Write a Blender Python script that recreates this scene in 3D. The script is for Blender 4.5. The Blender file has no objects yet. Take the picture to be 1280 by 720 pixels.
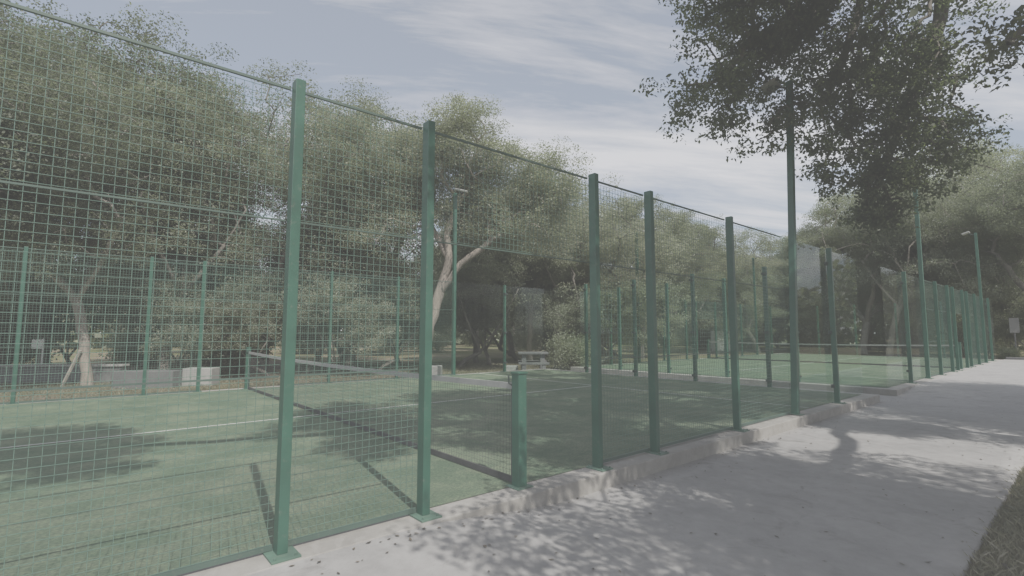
import bpy, math, random
import numpy as np
from mathutils import Vector, Matrix

scene = bpy.context.scene
COL = scene.collection
R = math.radians
rng = np.random.default_rng(7)
random.seed(7)

# ------------------------------------------------------------------ tagging
def tag(o, label=None, cat=None, group=None, kind=None):
    if label: o['label'] = label
    if cat: o['category'] = cat
    if group: o['group'] = group
    if kind: o['kind'] = kind
    return o

def empty(name, loc, rz=0.0):
    o = bpy.data.objects.new(name, None)
    o.empty_display_size = 0.2
    o.location = loc
    o.rotation_euler = (0, 0, rz)
    COL.objects.link(o)
    return o

def link(name, mesh, mat=None, parent=None, loc=None):
    if mat and not mesh.materials:
        mesh.materials.append(mat)
    o = bpy.data.objects.new(name, mesh)
    COL.objects.link(o)
    if parent: o.parent = parent
    if loc is not None: o.location = loc
    return o

# ------------------------------------------------------------------ mesh building
class MB:
    def __init__(self):
        self.v = []; self.f = []
    def box(self, lo, hi):
        x0, y0, z0 = lo; x1, y1, z1 = hi
        b = len(self.v)
        self.v += [(x0,y0,z0),(x1,y0,z0),(x1,y1,z0),(x0,y1,z0),(x0,y0,z1),(x1,y0,z1),(x1,y1,z1),(x0,y1,z1)]
        self.f += [tuple(b+i for i in q) for q in ((0,3,2,1),(4,5,6,7),(0,1,5,4),(1,2,6,5),(2,3,7,6),(3,0,4,7))]
        return self
    def cbox(self, c, s):
        return self.box([c[i]-s[i]/2 for i in range(3)], [c[i]+s[i]/2 for i in range(3)])
    def tube(self, pts, rad, n=8, cap=True):
        pts = [Vector(p) for p in pts]
        rad = rad if isinstance(rad, (list, tuple)) else [rad]*len(pts)
        rings = []
        up = None
        for i, p in enumerate(pts):
            t = (pts[min(i+1, len(pts)-1)] - pts[max(i-1, 0)]).normalized()
            if up is None:
                up = t.orthogonal().normalized()
            else:
                up = (up - t*up.dot(t))
                up = up.normalized() if up.length > 1e-6 else t.orthogonal().normalized()
            w = t.cross(up)
            b = len(self.v)
            for k in range(n):
                a = 2*math.pi*k/n
                self.v.append(tuple(p + (up*math.cos(a) + w*math.sin(a))*rad[i]))
            rings.append(b)
        for a, b in zip(rings, rings[1:]):
            for k in range(n):
                self.f.append((a+k, a+(k+1) % n, b+(k+1) % n, b+k))
        if cap:
            self.f.append(tuple(rings[0]+k for k in reversed(range(n))))
            self.f.append(tuple(rings[-1]+k for k in range(n)))
        return self
    def mesh(self, name, smooth=False, bevel=0.0):
        m = bpy.data.meshes.new(name)
        m.from_pydata(self.v, [], self.f)
        if bevel:
            import bmesh
            bm = bmesh.new(); bm.from_mesh(m)
            bmesh.ops.bevel(bm, geom=[e for e in bm.edges if len(e.link_faces) == 2 and e.calc_face_angle(0) > 0.5], offset=bevel, segments=2, affect='EDGES', profile=0.6)
            bm.to_mesh(m); bm.free()
        if smooth:
            m.polygons.foreach_set('use_smooth', [True]*len(m.polygons))
        m.update()
        return m
    def build(self, name, mat, parent=None, smooth=False, bevel=0.0, loc=None):
        return link(name, self.mesh(name, smooth, bevel), mat, parent, loc)

def quads_mesh(name, verts, nper=4, smooth=False):
    """verts: (N*nper,3) array, each nper verts one face"""
    n = len(verts)//nper
    m = bpy.data.meshes.new(name)
    m.vertices.add(len(verts)); m.vertices.foreach_set('co', verts.astype(np.float32).ravel())
    m.loops.add(n*nper); m.loops.foreach_set('vertex_index', np.arange(n*nper, dtype=np.int32))
    m.polygons.add(n); m.polygons.foreach_set('loop_start', np.arange(0, n*nper, nper, dtype=np.int32))
    m.update(calc_edges=True)
    return m

# ------------------------------------------------------------------ materials
class NT:
    def __init__(self, name):
        self.m = bpy.data.materials.new(name); self.m.use_nodes = True
        self.t = self.m.node_tree; self.t.nodes.clear()
        self.out = self.n('ShaderNodeOutputMaterial')
    def n(self, typ, **kw):
        nd = self.t.nodes.new(typ)
        for k, v in kw.items():
            if k.startswith('_'):
                setattr(nd, k[1:], v)
            else:
                key = int(k[1:]) if k[0] == 'i' and k[1:].isdigit() else k
                nd.inputs[key].default_value = v
        return nd
    def l(self, a, b): self.t.links.new(a, b)
    def coords(self, mode='Object'):
        return self.n('ShaderNodeTexCoord').outputs[mode]
    def noise(self, vec, scale, detail=6, rough=0.6, dist=0.0):
        nd = self.n('ShaderNodeTexNoise', Scale=scale, Detail=detail, Roughness=rough, Distortion=dist)
        self.l(vec, nd.inputs['Vector']); return nd.outputs['Fac']
    def ramp(self, fac, stops):
        nd = self.n('ShaderNodeValToRGB'); cr = nd.color_ramp
        while len(cr.elements) < len(stops): cr.elements.new(0.5)
        for e, (p, c) in zip(cr.elements, stops):
            e.position = p; e.color = (*c, 1) if len(c) == 3 else c
        self.l(fac, nd.inputs['Fac']); return nd.outputs['Color']
    def mix(self, fac, a, b, blend='MIX'):
        nd = self.n('ShaderNodeMix', _data_type='RGBA', _blend_type=blend)
        for s, v in ((nd.inputs[0], fac), (nd.inputs[6], a), (nd.inputs[7], b)):
            if hasattr(v, 'is_output'): self.l(v, s)
            else: s.default_value = v if isinstance(v, float) else (*v, 1)
        return nd.outputs[2]
    def bump(self, h, strength, dist):
        nd = self.n('ShaderNodeBump', Strength=strength, Distance=dist)
        self.l(h, nd.inputs['Height']); return nd.outputs['Normal']
    def principled(self, color, rough=0.7, normal=None, **kw):
        p = self.n('ShaderNodeBsdfPrincipled', Roughness=rough)
        if hasattr(color, 'is_output'): self.l(color, p.inputs['Base Color'])
        else: p.inputs['Base Color'].default_value = (*color, 1)
        for k, v in kw.items(): p.inputs[k.replace('_', ' ')].default_value = v
        if normal: self.l(normal, p.inputs['Normal'])
        self.l(p.outputs[0], self.out.inputs[0]); return p

M = {}
def mat_paint(name, c, rough=0.45, vary=0.25, dirt=(0.20, 0.19, 0.16)):
    t = NT(name); co = t.coords()
    n1 = t.noise(co, 3.0, 5)
    col = t.ramp(n1, [(0.3, tuple(x*(1-vary) for x in c)), (0.7, tuple(x*(1+vary) for x in c))])
    n2 = t.noise(co, 22.0, 6, 0.7)
    f = t.ramp(n2, [(0.56, (0, 0, 0)), (0.80, (0.5, 0.5, 0.5))])
    col = t.mix(f, col, dirt)
    t.principled(col, rough, t.bump(n2, 0.15, 0.002))
    return t.m

M['green'] = mat_paint('green_paint', (0.036, 0.104, 0.073), 0.38)
M['green_plate'] = mat_paint('dusty_green_paint', (0.085, 0.15, 0.115), 0.6, 0.25)
M['wire'] = mat_paint('green_wire', (0.105, 0.180, 0.145), 0.30, 0.1)
M['rail'] = mat_paint('dull_green_rail', (0.065, 0.105, 0.085), 0.5, 0.15)
M['dark_metal'] = mat_paint('dark_steel', (0.030, 0.045, 0.040), 0.5)
M['grey_metal'] = mat_paint('grey_metal', (0.42, 0.42, 0.40), 0.4, 0.1)
M['white_paint'] = mat_paint('white_paint', (0.75, 0.75, 0.72), 0.5, 0.06)
M['net_cord'] = mat_paint('net_cord', (0.05, 0.055, 0.055), 0.8, 0.2)
M['net_band'] = mat_paint('net_band', (0.075, 0.075, 0.075), 0.8, 0.3)
M['net_tape'] = mat_paint('net_tape', (0.34, 0.34, 0.33), 0.8, 0.12)
M['sign_face'] = mat_paint('sign_face', (0.17, 0.17, 0.165), 0.6, 0.1)
M['lens'] = mat_paint('lamp_lens', (0.55, 0.56, 0.52), 0.25, 0.05)

def mat_concrete(name, c0, c1, stain=(0.13, 0.125, 0.12), fleck=True, patch=None):
    t = NT(name); co = t.coords()
    n1 = t.noise(co, 0.9, 8, 0.62, 0.3)
    col = t.ramp(n1, [(0.28, c0), (0.72, c1)])
    n2 = t.noise(co, 6.0, 9, 0.7)
    col = t.mix(0.5, col, t.ramp(n2, [(0.25, (0.62,)*3), (0.75, (1.25,)*3)]), 'MULTIPLY')
    n3 = t.noise(co, 2.2, 6, 0.7, 0.8)
    col = t.mix(t.ramp(n3, [(0.57, (0, 0, 0)), (0.72, (0.55,)*3)]), col, stain)
    if patch:
        n5 = t.noise(co, 3.4, 7, 0.65, 1.2)
        col = t.mix(t.ramp(n5, [(0.48, (0, 0, 0)), (0.64, (0.7,)*3)]), col, patch)
    n4 = t.noise(co, 120.0, 3, 0.6)
    if fleck:
        col = t.mix(t.ramp(n4, [(0.62, (0, 0, 0)), (0.74, (0.5,)*3)]), col, (0.10, 0.095, 0.09))
    h = t.n('ShaderNodeMath', _operation='ADD'); t.l(n2, h.inputs[0]); t.l(n4, h.inputs[1])
    t.principled(col, 0.88, t.bump(h.outputs[0], 0.2, 0.003))
    return t.m
M['path'] = mat_concrete('path_concrete', (0.27, 0.265, 0.26), (0.36, 0.35, 0.34))
M['slab'] = mat_concrete('slab_concrete', (0.25, 0.24, 0.225), (0.34, 0.325, 0.30), (0.22, 0.21, 0.20), True, (0.36, 0.345, 0.325))
M['block'] = mat_concrete('block_concrete', (0.27, 0.265, 0.255), (0.36, 0.355, 0.34))
M['old_block'] = mat_concrete('weathered_concrete', (0.11, 0.11, 0.112), (0.18, 0.178, 0.175))

def mat_turf():
    t = NT('artificial_turf'); co = t.coords()
    n1 = t.noise(co, 0.35, 6, 0.6)
    col = t.ramp(n1, [(0.3, (0.086, 0.130, 0.090)), (0.7, (0.120, 0.162, 0.114))])
    n2 = t.noise(co, 1.6, 9, 0.72, 0.4)
    col = t.mix(t.ramp(n2, [(0.42, (0, 0, 0)), (0.72, (0.65,)*3)]), col, (0.24, 0.255, 0.19))
    mp = t.n('ShaderNodeMapping', Scale=(1.0, 0.55, 1.0)); t.l(co, mp.inputs[0])
    n3 = t.noise(mp.outputs[0], 85.0, 4, 0.7)
    col = t.mix(0.75, col, t.ramp(n3, [(0.3, (0.45, 0.5, 0.45)), (0.5, (1, 1, 1)), (0.72, (1.7, 1.6, 1.3))]), 'MULTIPLY')
    t.principled(col, 0.9, t.bump(n3, 0.8, 0.015), Specular_IOR_Level=0.15)
    return t.m
M['turf'] = mat_turf()

def mat_line():
    t = NT('court_line'); co = t.coords('Generated')
    n = t.noise(t.coords(), 30.0, 5)
    t.principled(t.ramp(n, [(0.3, (0.34, 0.37, 0.33)), (0.7, (0.62, 0.63, 0.60))]), 0.9, t.bump(n, 0.5, 0.005))
    return t.m
M['line'] = mat_line()

def mat_ground():
    t = NT('dry_ground'); co = t.coords()
    n1 = t.noise(co, 0.22, 7, 0.65, 0.5)
    col = t.ramp(n1, [(0.36, (0.23, 0.185, 0.15)), (0.5, (0.20, 0.18, 0.115)), (0.62, (0.135, 0.145, 0.070))])
    n2 = t.noise(co, 3.0, 8, 0.75)
    col = t.mix(0.8, col, t.ramp(n2, [(0.25, (0.5,)*3), (0.75, (1.35,)*3)]), 'MULTIPLY')
    n3 = t.noise(co, 45.0, 4, 0.7)
    col = t.mix(t.ramp(n3, [(0.55, (0, 0, 0)), (0.7, (0.7,)*3)]), col, (0.28, 0.25, 0.17))
    h = t.n('ShaderNodeMath', _operation='ADD'); t.l(n2, h.inputs[0]); t.l(n3, h.inputs[1])
    t.principled(col, 0.95, t.bump(h.outputs[0], 0.6, 0.03), Specular_IOR_Level=0.1)
    return t.m
M['ground'] = mat_ground()

def mat_bark(name, c0, c1):
    t = NT(name); co = t.coords()
    mp = t.n('ShaderNodeMapping', Scale=(1, 1, 0.25)); t.l(co, mp.inputs[0])
    n1 = t.noise(mp.outputs[0], 9.0, 8, 0.7, 0.6)
    n2 = t.noise(co, 1.1, 4)
    col = t.ramp(n1, [(0.3, c0), (0.7, c1)])
    col = t.mix(0.6, col, t.ramp(n2, [(0.3, (0.6,)*3), (0.7, (1.3,)*3)]), 'MULTIPLY')
    t.principled(col, 0.92, t.bump(n1, 0.8, 0.03), Specular_IOR_Level=0.1)
    return t.m
M['bark'] = mat_bark('grey_bark', (0.10, 0.092, 0.080), (0.23, 0.21, 0.185))
M['pale_bark'] = mat_bark('pale_bark', (0.20, 0.175, 0.15), (0.38, 0.34, 0.30))
M['wood'] = mat_bark('weathered_wood', (0.25, 0.23, 0.20), (0.42, 0.39, 0.35))

def mat_leaf(name, c0, c1, c2, trans=0.48):
    t = NT(name)
    g = t.n('ShaderNodeNewGeometry'); oi = t.n('ShaderNodeObjectInfo')
    n = t.noise(t.coords(), 0.8, 3)
    a = t.n('ShaderNodeMath', _operation='MULTIPLY_ADD'); t.l(g.outputs['Random Per Island'], a.inputs[0]); a.inputs[1].default_value = 0.55
    b = t.n('ShaderNodeMath', _operation='MULTIPLY_ADD'); t.l(n, b.inputs[0]); b.inputs[1].default_value = 0.9; b.inputs[2].default_value = -0.22
    t.l(b.outputs[0], a.inputs[2])
    col = t.ramp(a.outputs[0], [(0.05, c0), (0.55, c1), (0.95, c2)])
    hv = t.n('ShaderNodeHueSaturation'); t.l(col, hv.inputs['Color'])
    mr = t.n('ShaderNodeMapRange'); t.l(oi.outputs['Random'], mr.inputs[0]); mr.inputs[3].default_value = 0.8; mr.inputs[4].default_value = 1.25
    t.l(mr.outputs[0], hv.inputs['Value'])
    mh = t.n('ShaderNodeMapRange'); t.l(oi.outputs['Random'], mh.inputs[0]); mh.inputs[3].default_value = 0.515; mh.inputs[4].default_value = 0.485
    t.l(mh.outputs[0], hv.inputs['Hue'])
    p = t.n('ShaderNodeBsdfPrincipled', Roughness=0.45); t.l(hv.outputs[0], p.inputs['Base Color']); p.inputs['Specular IOR Level'].default_value = 0.45
    tr = t.n('ShaderNodeBsdfTranslucent')
    t.l(t.mix(1.0, hv.outputs[0], (1.2, 1.3, 0.92), 'MULTIPLY'), tr.inputs[0])
    mx = t.n('ShaderNodeMixShader', Fac=trans); t.l(p.outputs[0], mx.inputs[1]); t.l(tr.outputs[0], mx.inputs[2])
    t.l(mx.outputs[0], t.out.inputs[0])
    return t.m
M['leaf'] = mat_leaf('olive_leaves', (0.122, 0.138, 0.104), (0.198, 0.213, 0.160), (0.290, 0.298, 0.228))
M['leaf_pale'] = mat_leaf('pale_leaves', (0.160, 0.174, 0.136), (0.248, 0.262, 0.202), (0.345, 0.350, 0.270))
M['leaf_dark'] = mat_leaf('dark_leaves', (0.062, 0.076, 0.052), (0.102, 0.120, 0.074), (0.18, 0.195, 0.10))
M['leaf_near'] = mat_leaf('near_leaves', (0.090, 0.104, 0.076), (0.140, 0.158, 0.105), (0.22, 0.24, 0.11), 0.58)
M['grass'] = mat_leaf('dry_grass_blades', (0.12, 0.125, 0.085), (0.21, 0.20, 0.14), (0.37, 0.34, 0.27), 0.3)
M['litter'] = mat_leaf('dead_leaves', (0.040, 0.034, 0.028), (0.09, 0.072, 0.055), (0.24, 0.20, 0.155), 0.1)

def mat_glass(name, refl, d0, d1):
    t = NT(name)
    tr = t.n('ShaderNodeBsdfTransparent'); tr.inputs[0].default_value = (0.94, 0.97, 0.955, 1)
    gl = t.n('ShaderNodeBsdfGlossy', Roughness=0.02); gl.inputs[0].default_value = (1, 1, 1, 1)
    fr = t.n('ShaderNodeFresnel', IOR=1.5)
    fm = t.n('ShaderNodeMath', _operation='MULTIPLY'); t.l(fr.outputs[0], fm.inputs[0]); fm.inputs[1].default_value = refl
    mx = t.n('ShaderNodeMixShader'); t.l(fm.outputs[0], mx.inputs[0]); t.l(tr.outputs[0], mx.inputs[1]); t.l(gl.outputs[0], mx.inputs[2])
    df = t.n('ShaderNodeBsdfDiffuse'); df.inputs[0].default_value = (0.42, 0.43, 0.42, 1)
    co = t.coords(); n = t.noise(co, 1.5, 6, 0.7)
    dr = t.ramp(n, [(0.3, (d0,)*3), (0.75, (d1,)*3)])
    m2 = t.n('ShaderNodeMixShader'); t.l(dr, m2.inputs[0]); t.l(mx.outputs[0], m2.inputs[1]); t.l(df.outputs[0], m2.inputs[2])
    t.l(m2.outputs[0], t.out.inputs[0])
    return t.m
M['glass'] = mat_glass('court_glass', 0.15, 0.006, 0.03)
M['glass_clean'] = mat_glass('clean_glass', 0.06, 0.0, 0.006)
M['plaster'] = mat_concrete('pale_plaster', (0.55, 0.53, 0.48), (0.66, 0.64, 0.60), (0.40, 0.38, 0.34), False)
M['roof'] = mat_concrete('roof_tiles', (0.20, 0.12, 0.09), (0.28, 0.16, 0.12), (0.12, 0.09, 0.08), False)
M['window'] = mat_paint('dark_window', (0.03, 0.035, 0.04), 0.1, 0.1, (0.06, 0.06, 0.06))

# ------------------------------------------------------------------ world, sun, camera
EL, SUN = R(51.3), Vector((0.79, -0.13, 1.0)).normalized()
w = bpy.data.worlds.new('World'); scene.world = w; w.use_nodes = True
nt = w.node_tree; nt.nodes.clear()
wo = nt.nodes.new('ShaderNodeOutputWorld'); bg = nt.nodes.new('ShaderNodeBackground')
sky = nt.nodes.new('ShaderNodeTexSky'); sky.sky_type = 'NISHITA'; sky.sun_disc = False
sky.sun_elevation = EL; sky.sun_rotation = math.atan2(0.79, -0.13); sky.air_density = 1.0; sky.dust_density = 2.0; sky.ozone_density = 1.5
tc = nt.nodes.new('ShaderNodeTexCoord'); sp = nt.nodes.new('ShaderNodeSeparateXYZ'); nt.links.new(tc.outputs['Generated'], sp.inputs[0])
def wm(op, a, b):
    nd = nt.nodes.new('ShaderNodeMath'); nd.operation = op
    for i, v in enumerate((a, b)):
        if hasattr(v, 'is_output'): nt.links.new(v, nd.inputs[i])
        else: nd.inputs[i].default_value = v
    return nd.outputs[0]
zz = wm('ADD', wm('MAXIMUM', sp.outputs[2], 0.0), 0.18)
cb = nt.nodes.new('ShaderNodeCombineXYZ')
nt.links.new(wm('DIVIDE', sp.outputs[0], zz), cb.inputs[0]); nt.links.new(wm('DIVIDE', sp.outputs[1], zz), cb.inputs[1])
mp = nt.nodes.new('ShaderNodeMapping'); mp.inputs['Scale'].default_value = (0.5, 1.9, 1); mp.inputs['Location'].default_value = (2.3, 0.4, 0)
mr0 = nt.nodes.new('ShaderNodeMapping'); mr0.inputs['Rotation'].default_value = (0, 0, R(-56))
nt.links.new(cb.outputs[0], mr0.inputs[0]); nt.links.new(mr0.outputs[0], mp.inputs[0])
cn = nt.nodes.new('ShaderNodeTexNoise'); cn.inputs['Scale'].default_value = 1.25; cn.inputs['Detail'].default_value = 9; cn.inputs['Roughness'].default_value = 0.62; cn.inputs['Distortion'].default_value = 0.35
nt.links.new(mp.outputs[0], cn.inputs['Vector'])
cr = nt.nodes.new('ShaderNodeValToRGB'); cr.color_ramp.elements[0].position = 0.42; cr.color_ramp.elements[0].color = (0.26, 0.26, 0.26, 1)
cr.color_ramp.elements[1].position = 0.63; cr.color_ramp.elements[1].color = (0.92, 0.92, 0.92, 1)
nt.links.new(cn.outputs['Fac'], cr.inputs[0])
mxw = nt.nodes.new('ShaderNodeMix'); mxw.data_type = 'RGBA'
nt.links.new(cr.outputs[0], mxw.inputs[0]); nt.links.new(sky.outputs[0], mxw.inputs[6]); mxw.inputs[7].default_value = (7.7, 7.7, 8.0, 1)
nt.links.new(mxw.outputs[2], bg.inputs[0]); bg.inputs[1].default_value = 0.15
nt.links.new(bg.outputs[0], wo.inputs[0])

sl = bpy.data.lights.new('sun', 'SUN'); sl.energy = 4.9; sl.angle = R(0.53); sl.color = (1.0, 0.965, 0.91)
so = bpy.data.objects.new('sun', sl); COL.objects.link(so); so.location = (10, -2, 20)
so.rotation_euler = (-SUN).to_track_quat('-Z', 'Y').to_euler()

cd = bpy.data.cameras.new('camera'); cam = bpy.data.objects.new('camera', cd); COL.objects.link(cam); scene.camera = cam
CAM = Vector((3.4007, -2.9756, 1.3529)); YAW, PIT = 0.8662, 0.0899
cd.sensor_width = 36.0; cd.lens = 619.82/1280*36.0; cd.clip_end = 2000; cd.clip_start = 0.05
cam.location = CAM; cam.rotation_euler = (math.pi/2 + PIT, 0, YAW)

vs = scene.view_settings
scene.display_settings.display_device = 'sRGB'
vs.view_transform = 'Standard'; vs.look = 'None'; vs.exposure = 0.0; vs.gamma = 1.0
# flat camera profile: the photograph was shot with a low-contrast tone response
vs.use_curve_mapping = True
cm = vs.curve_mapping
c = cm.curves[3]
CURVE = [(0.0, 0.055), (0.04, 0.096), (0.10, 0.152), (0.22, 0.250), (0.45, 0.41), (0.75, 0.54), (1.0, 0.62)]
c.points[0].location = CURVE[0]; c.points[1].location = CURVE[-1]
for p in CURVE[1:-1]: c.points.new(*p)
cm.update()
scene.cycles.transparent_max_bounces = 24
scene.cycles.max_bounces = 8
scene.cycles.use_denoising = True

# ------------------------------------------------------------------ ground, slabs, path
GZ = -0.20
def smooth(a, b, x):
    t = min(1, max(0, (x-a)/(b-a))); return t*t*(3-2*t)
def grid(name, xs, ys, zf, mat):
    V = [(x, y, zf(x, y)) for y in ys for x in xs]; n = len(xs)
    F = [(j*n+i, j*n+i+1, (j+1)*n+i+1, (j+1)*n+i) for j in range(len(ys)-1) for i in range(n-1)]
    m = bpy.data.meshes.new(name); m.from_pydata(V, [], F); m.polygons.foreach_set('use_smooth', [True]*len(F)); m.update()
    return link(name, m, mat)

tag(MB().box((-600, -600, GZ-1), (600, 600, GZ)).build('ground', M['ground']), kind='structure')

def path_z(x, y):
    near = -0.005 - 0.145*smooth(-1.3, 0.5, y)
    near = near*(1-0) if x < 0.6 else near + (-0.15-near)*smooth(0.6, 2.0, x)
    far = smooth(11.5, 14.0, y)
    return near + (-0.012-near)*far
xs = list(np.linspace(0.19, 2.74, 14)); ys = list(np.linspace(-14, 33, 120))
p = grid('path', xs + [2.745], ys, lambda x, y: path_z(x, y) if x <= 2.7401 else GZ - 0.05, M['path']); tag(p, kind='structure')
p = grid('side_path', [-11.2, -4, 0.19], [10.33, 11.72], lambda x, y: -0.15, M['path']); tag(p, kind='structure')

def slab(y0, y1, name):
    mb = MB(); mb.box((-10.30, y0, -0.6), (0.215, y1, 0.0))
    tag(mb.build(name, M['slab'], bevel=0.012), kind='structure')
slab(-10.3, 10.32, 'court_slab'); slab(11.73, 32.3, 'court_slab')
for yc in (0, 22):
    o = grid('turf', [-9.99, -0.035], [yc-9.99, yc+9.99], lambda x, y: 0.006, M['turf']); tag(o, kind='structure')
    mb = MB()
    for (x0, x1, y0, y1) in ((-9.97, -0.05, 6.93, 6.98), (-9.97, -0.05, -6.98, -6.93), (-5.025, -4.975, -6.93, 6.93)):
        b = len(mb.v); mb.v += [(x0, yc+y0, 0.010), (x1, yc+y0, 0.010), (x1, yc+y1, 0.010), (x0, yc+y1, 0.010)]; mb.f.append((b, b+1, b+2, b+3))
    tag(mb.build('court_lines', M['line']), kind='structure')
mb = MB().box((0.25, 33.02, GZ-0.1), (6.0, 33.25, 0.10)); tag(mb.build('kerb', M['old_block'], bevel=0.02), kind='structure')

# ------------------------------------------------------------------ fences
MESH_CACHE = {}
WR = 0.0018
def wire_mesh(wid, z0, z1):
    """welded wire grid in the local YZ plane, y 0..wid"""
    key = (wid, z0, z1)
    if key in MESH_CACHE: return MESH_CACHE[key]
    mb = MB(); st = 0.05
    for i in range(int(round(wid/st))+1):
        y = i*st
        mb.tube([(0.0, y, z0), (0.0, y, z1)], WR, 4, False)
    for j in range(int(round((z1-z0)/st))+1):
        z = z0 + j*st
        mb.tube([(0.0042, 0, z), (0.0042, wid, z)], WR, 4, False)
    MESH_CACHE[key] = mb.mesh('wire_mesh'); return MESH_CACHE[key]

def shared(key, fn):
    if key not in MESH_CACHE: MESH_CACHE[key] = fn()
    return MESH_CACHE[key]
H = 3.0
def post_mesh():
    return MB().box((-0.045, -0.031, 0.012), (0.045, 0.031, H+0.025)).mesh('post', bevel=0.004)
def plate_mesh():
    mb = MB().box((-0.085, -0.085, 0.0), (0.13, 0.085, 0.012))
    for sx in (-0.065, 0.105):
        for sy in (-0.06, 0.06): mb.tube([(sx, sy, 0.012), (sx, sy, 0.026)], 0.009, 6)
    return mb.mesh('base_plate', bevel=0.0015)
def rail_mesh(wid, z, s=0.016):
    return MB().box((-0.008-s/2, 0, z-s), (0.002+s/2, wid, z+s)).mesh('rail')
def glass_mesh(wid, zh=3.0):
    return MB().box((-0.005, 0.004, 0.03), (0.005, wid-0.004, zh)).mesh('glass_panel')
def clamp_mesh():
    return MB().box((-0.035, -0.055, -0.03), (0.03, 0.055, 0.03)).mesh('clamp', bevel=0.006)

def side_fence(yc, x, out, label, bend=0.0, group='court side fences'):
    """out=+1: outside is +x"""
    t = empty('court_fence', (x, yc, 0), 0 if out > 0 else math.pi)
    tag(t, label, 'fence', group)
    gm = M['green']
    for off in (-8, -4, -2, -1, 1, 2, 4, 8.12):
        po = link('post', shared('post', post_mesh), gm, t, (0.055, off*out, 0))
        link('base_plate', shared('plate', plate_mesh), M['green_plate'], po, (0, 0, 0))
        if abs(off) > 7.5:
            for z in (0.32, 1.36, 2.72):
                link('clamp', shared('clamp', clamp_mesh), M['dark_metal'], po, (-0.045, 0, z))
    for a, b, opening in ((-6, -4, 0), (-4, -2, 0), (-2, -1, 0), (-1, 1, 1), (1, 2, 0), (2, 4, 0), (4, 6, 0)):
        wid = b-a - 0.07
        z0 = 2.10 if opening else 0.05
        y0 = a + 0.035 if out > 0 else -b + 0.035
        y0 = a + 0.035
        wm_ = link('mesh_panel', wire_mesh(round(wid, 3), z0, 2.95), M['wire'], t, (0, y0, 0))
        zs = (2.085, 2.985) if opening else (0.03, 1.075, 2.085, 2.985)
        for z in zs:
            s = 0.015 if z < 0.1 else (0.008 if z > 2.5 else 0.005)
            link('rail', shared(('rail', round(wid, 3), z), lambda: rail_mesh(wid, z, s)), M['rail'], wm_)
    for a, b in ((-10, -8), (-8, -6), (6, 8), (8, 10)):
        link('glass_panel', shared(('glass', b-a), lambda: glass_mesh(b-a)).copy(), M['glass' if out > 0 else 'glass_clean'], t, (0.0, a, 0))
    return t

side_fence(0, 0.0, 1, 'nearest green wire mesh fence beside the path, open at the net post', group=None)
side_fence(0, -10.0, -1, 'green wire mesh fence on the far side of the nearer court, behind its net', group=None)
side_fence(22, 0.0, 1, 'green wire mesh fence of the second court, far along the concrete path', group=None)
side_fence(22, -10.0, -1, 'green wire mesh fence on the far side of the second court, under the trees', group=None)

def back_wall(y, out, label):
    t = empty('glass_wall', (-5, y, 0)); tag(t, label, 'glass wall')
    for k in range(5):
        link('glass_panel', shared(('bglass',), lambda: MB().box((0.004, -0.005, 0.03), (1.988, 0.005, 3.0)).mesh('glass_panel')), M['glass_clean'], t, (-4.97+2*k*0.994, 0, 0))
    for k in range(1, 5):
        po = link('post', shared(('bpost',), lambda: MB().box((-0.045, -0.04, 0.0), (0.045, 0.04, 3.03)).mesh('post', bevel=0.004)), M['green'], t, (-5+2*k, 0.075*out, 0))
        for z in (0.16, 1.36, 2.85):
            link('clamp', shared(('bclamp',), lambda: MB().box((-0.06, -0.035, -0.03), (0.06, 0.035, 0.03)).mesh('clamp', bevel=0.006)), M['dark_metal'], po, (0, -0.045*out, z))
back_wall(10.0, 1, 'clear glass end wall of the nearer court, bolted to dark green posts')
back_wall(12.0, -1, 'clear glass end wall of the second court, across the concrete gap from the first')
back_wall(32.0, 1, 'clear glass end wall at the far end of the second court')

# ------------------------------------------------------------------ nets
def net_sag(x):
    return 0.90 - 0.045*(1-((x+5)/5)**2)
def make_net(yc, label):
    t = empty('tennis_net', (-5, yc, 0)); tag(t, label, 'net')
    mb = MB(); st = 0.045; x0, x1 = -9.90, -0.075
    n = int((x1-x0)/st)
    for i in range(n+1):
        x = x0 + i*st
        mb.tube([(x+5, 0, 0.07), (x+5, 0, net_sag(x)-0.03)], 0.0012, 3, False)
    xsn = np.linspace(x0, x1, 24)
    for j in range(18):
        f = j/17
        mb.tube([(x+5, 0.003, 0.07 + f*(net_sag(x)-0.10)) for x in xsn], 0.0012, 3, False)
    mb.build('net_mesh', M['net_cord'], t)
    def band(name, zf0, zf1, th, m):
        b = MB()
        for xa, xb in zip(xsn, xsn[1:]):
            k = len(b.v)
            for x in (xa, xb):
                b.v += [(x+5, -th, zf0(x)), (x+5, th, zf0(x)), (x+5, th, zf1(x)), (x+5, -th, zf1(x))]
            for i in range(4): b.f.append((k+i, k+(i+1) % 4, k+4+(i+1) % 4, k+4+i))
        b.build(name, m, t)
    band('top_tape', lambda x: net_sag(x)-0.055, net_sag, 0.009, M['net_tape'])
    band('bottom_band', lambda x: 0.015, lambda x: 0.068, 0.006, M['net_band'])
    MB().box((x1+5-0.03, -0.007, 0.02), (x1+5+0.004, 0.007, 0.86)).build('end_band', M['net_band'], t)
    MB().box((x0+5-0.004, -0.007, 0.02), (x0+5+0.03, 0.007, 0.86)).build('end_band', M['net_band'], t)
    return t
make_net(0, 'dark net with pale top tape stretched across the nearer court')
make_net(22, 'net with white top tape across the second court, seen through the glass')
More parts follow.
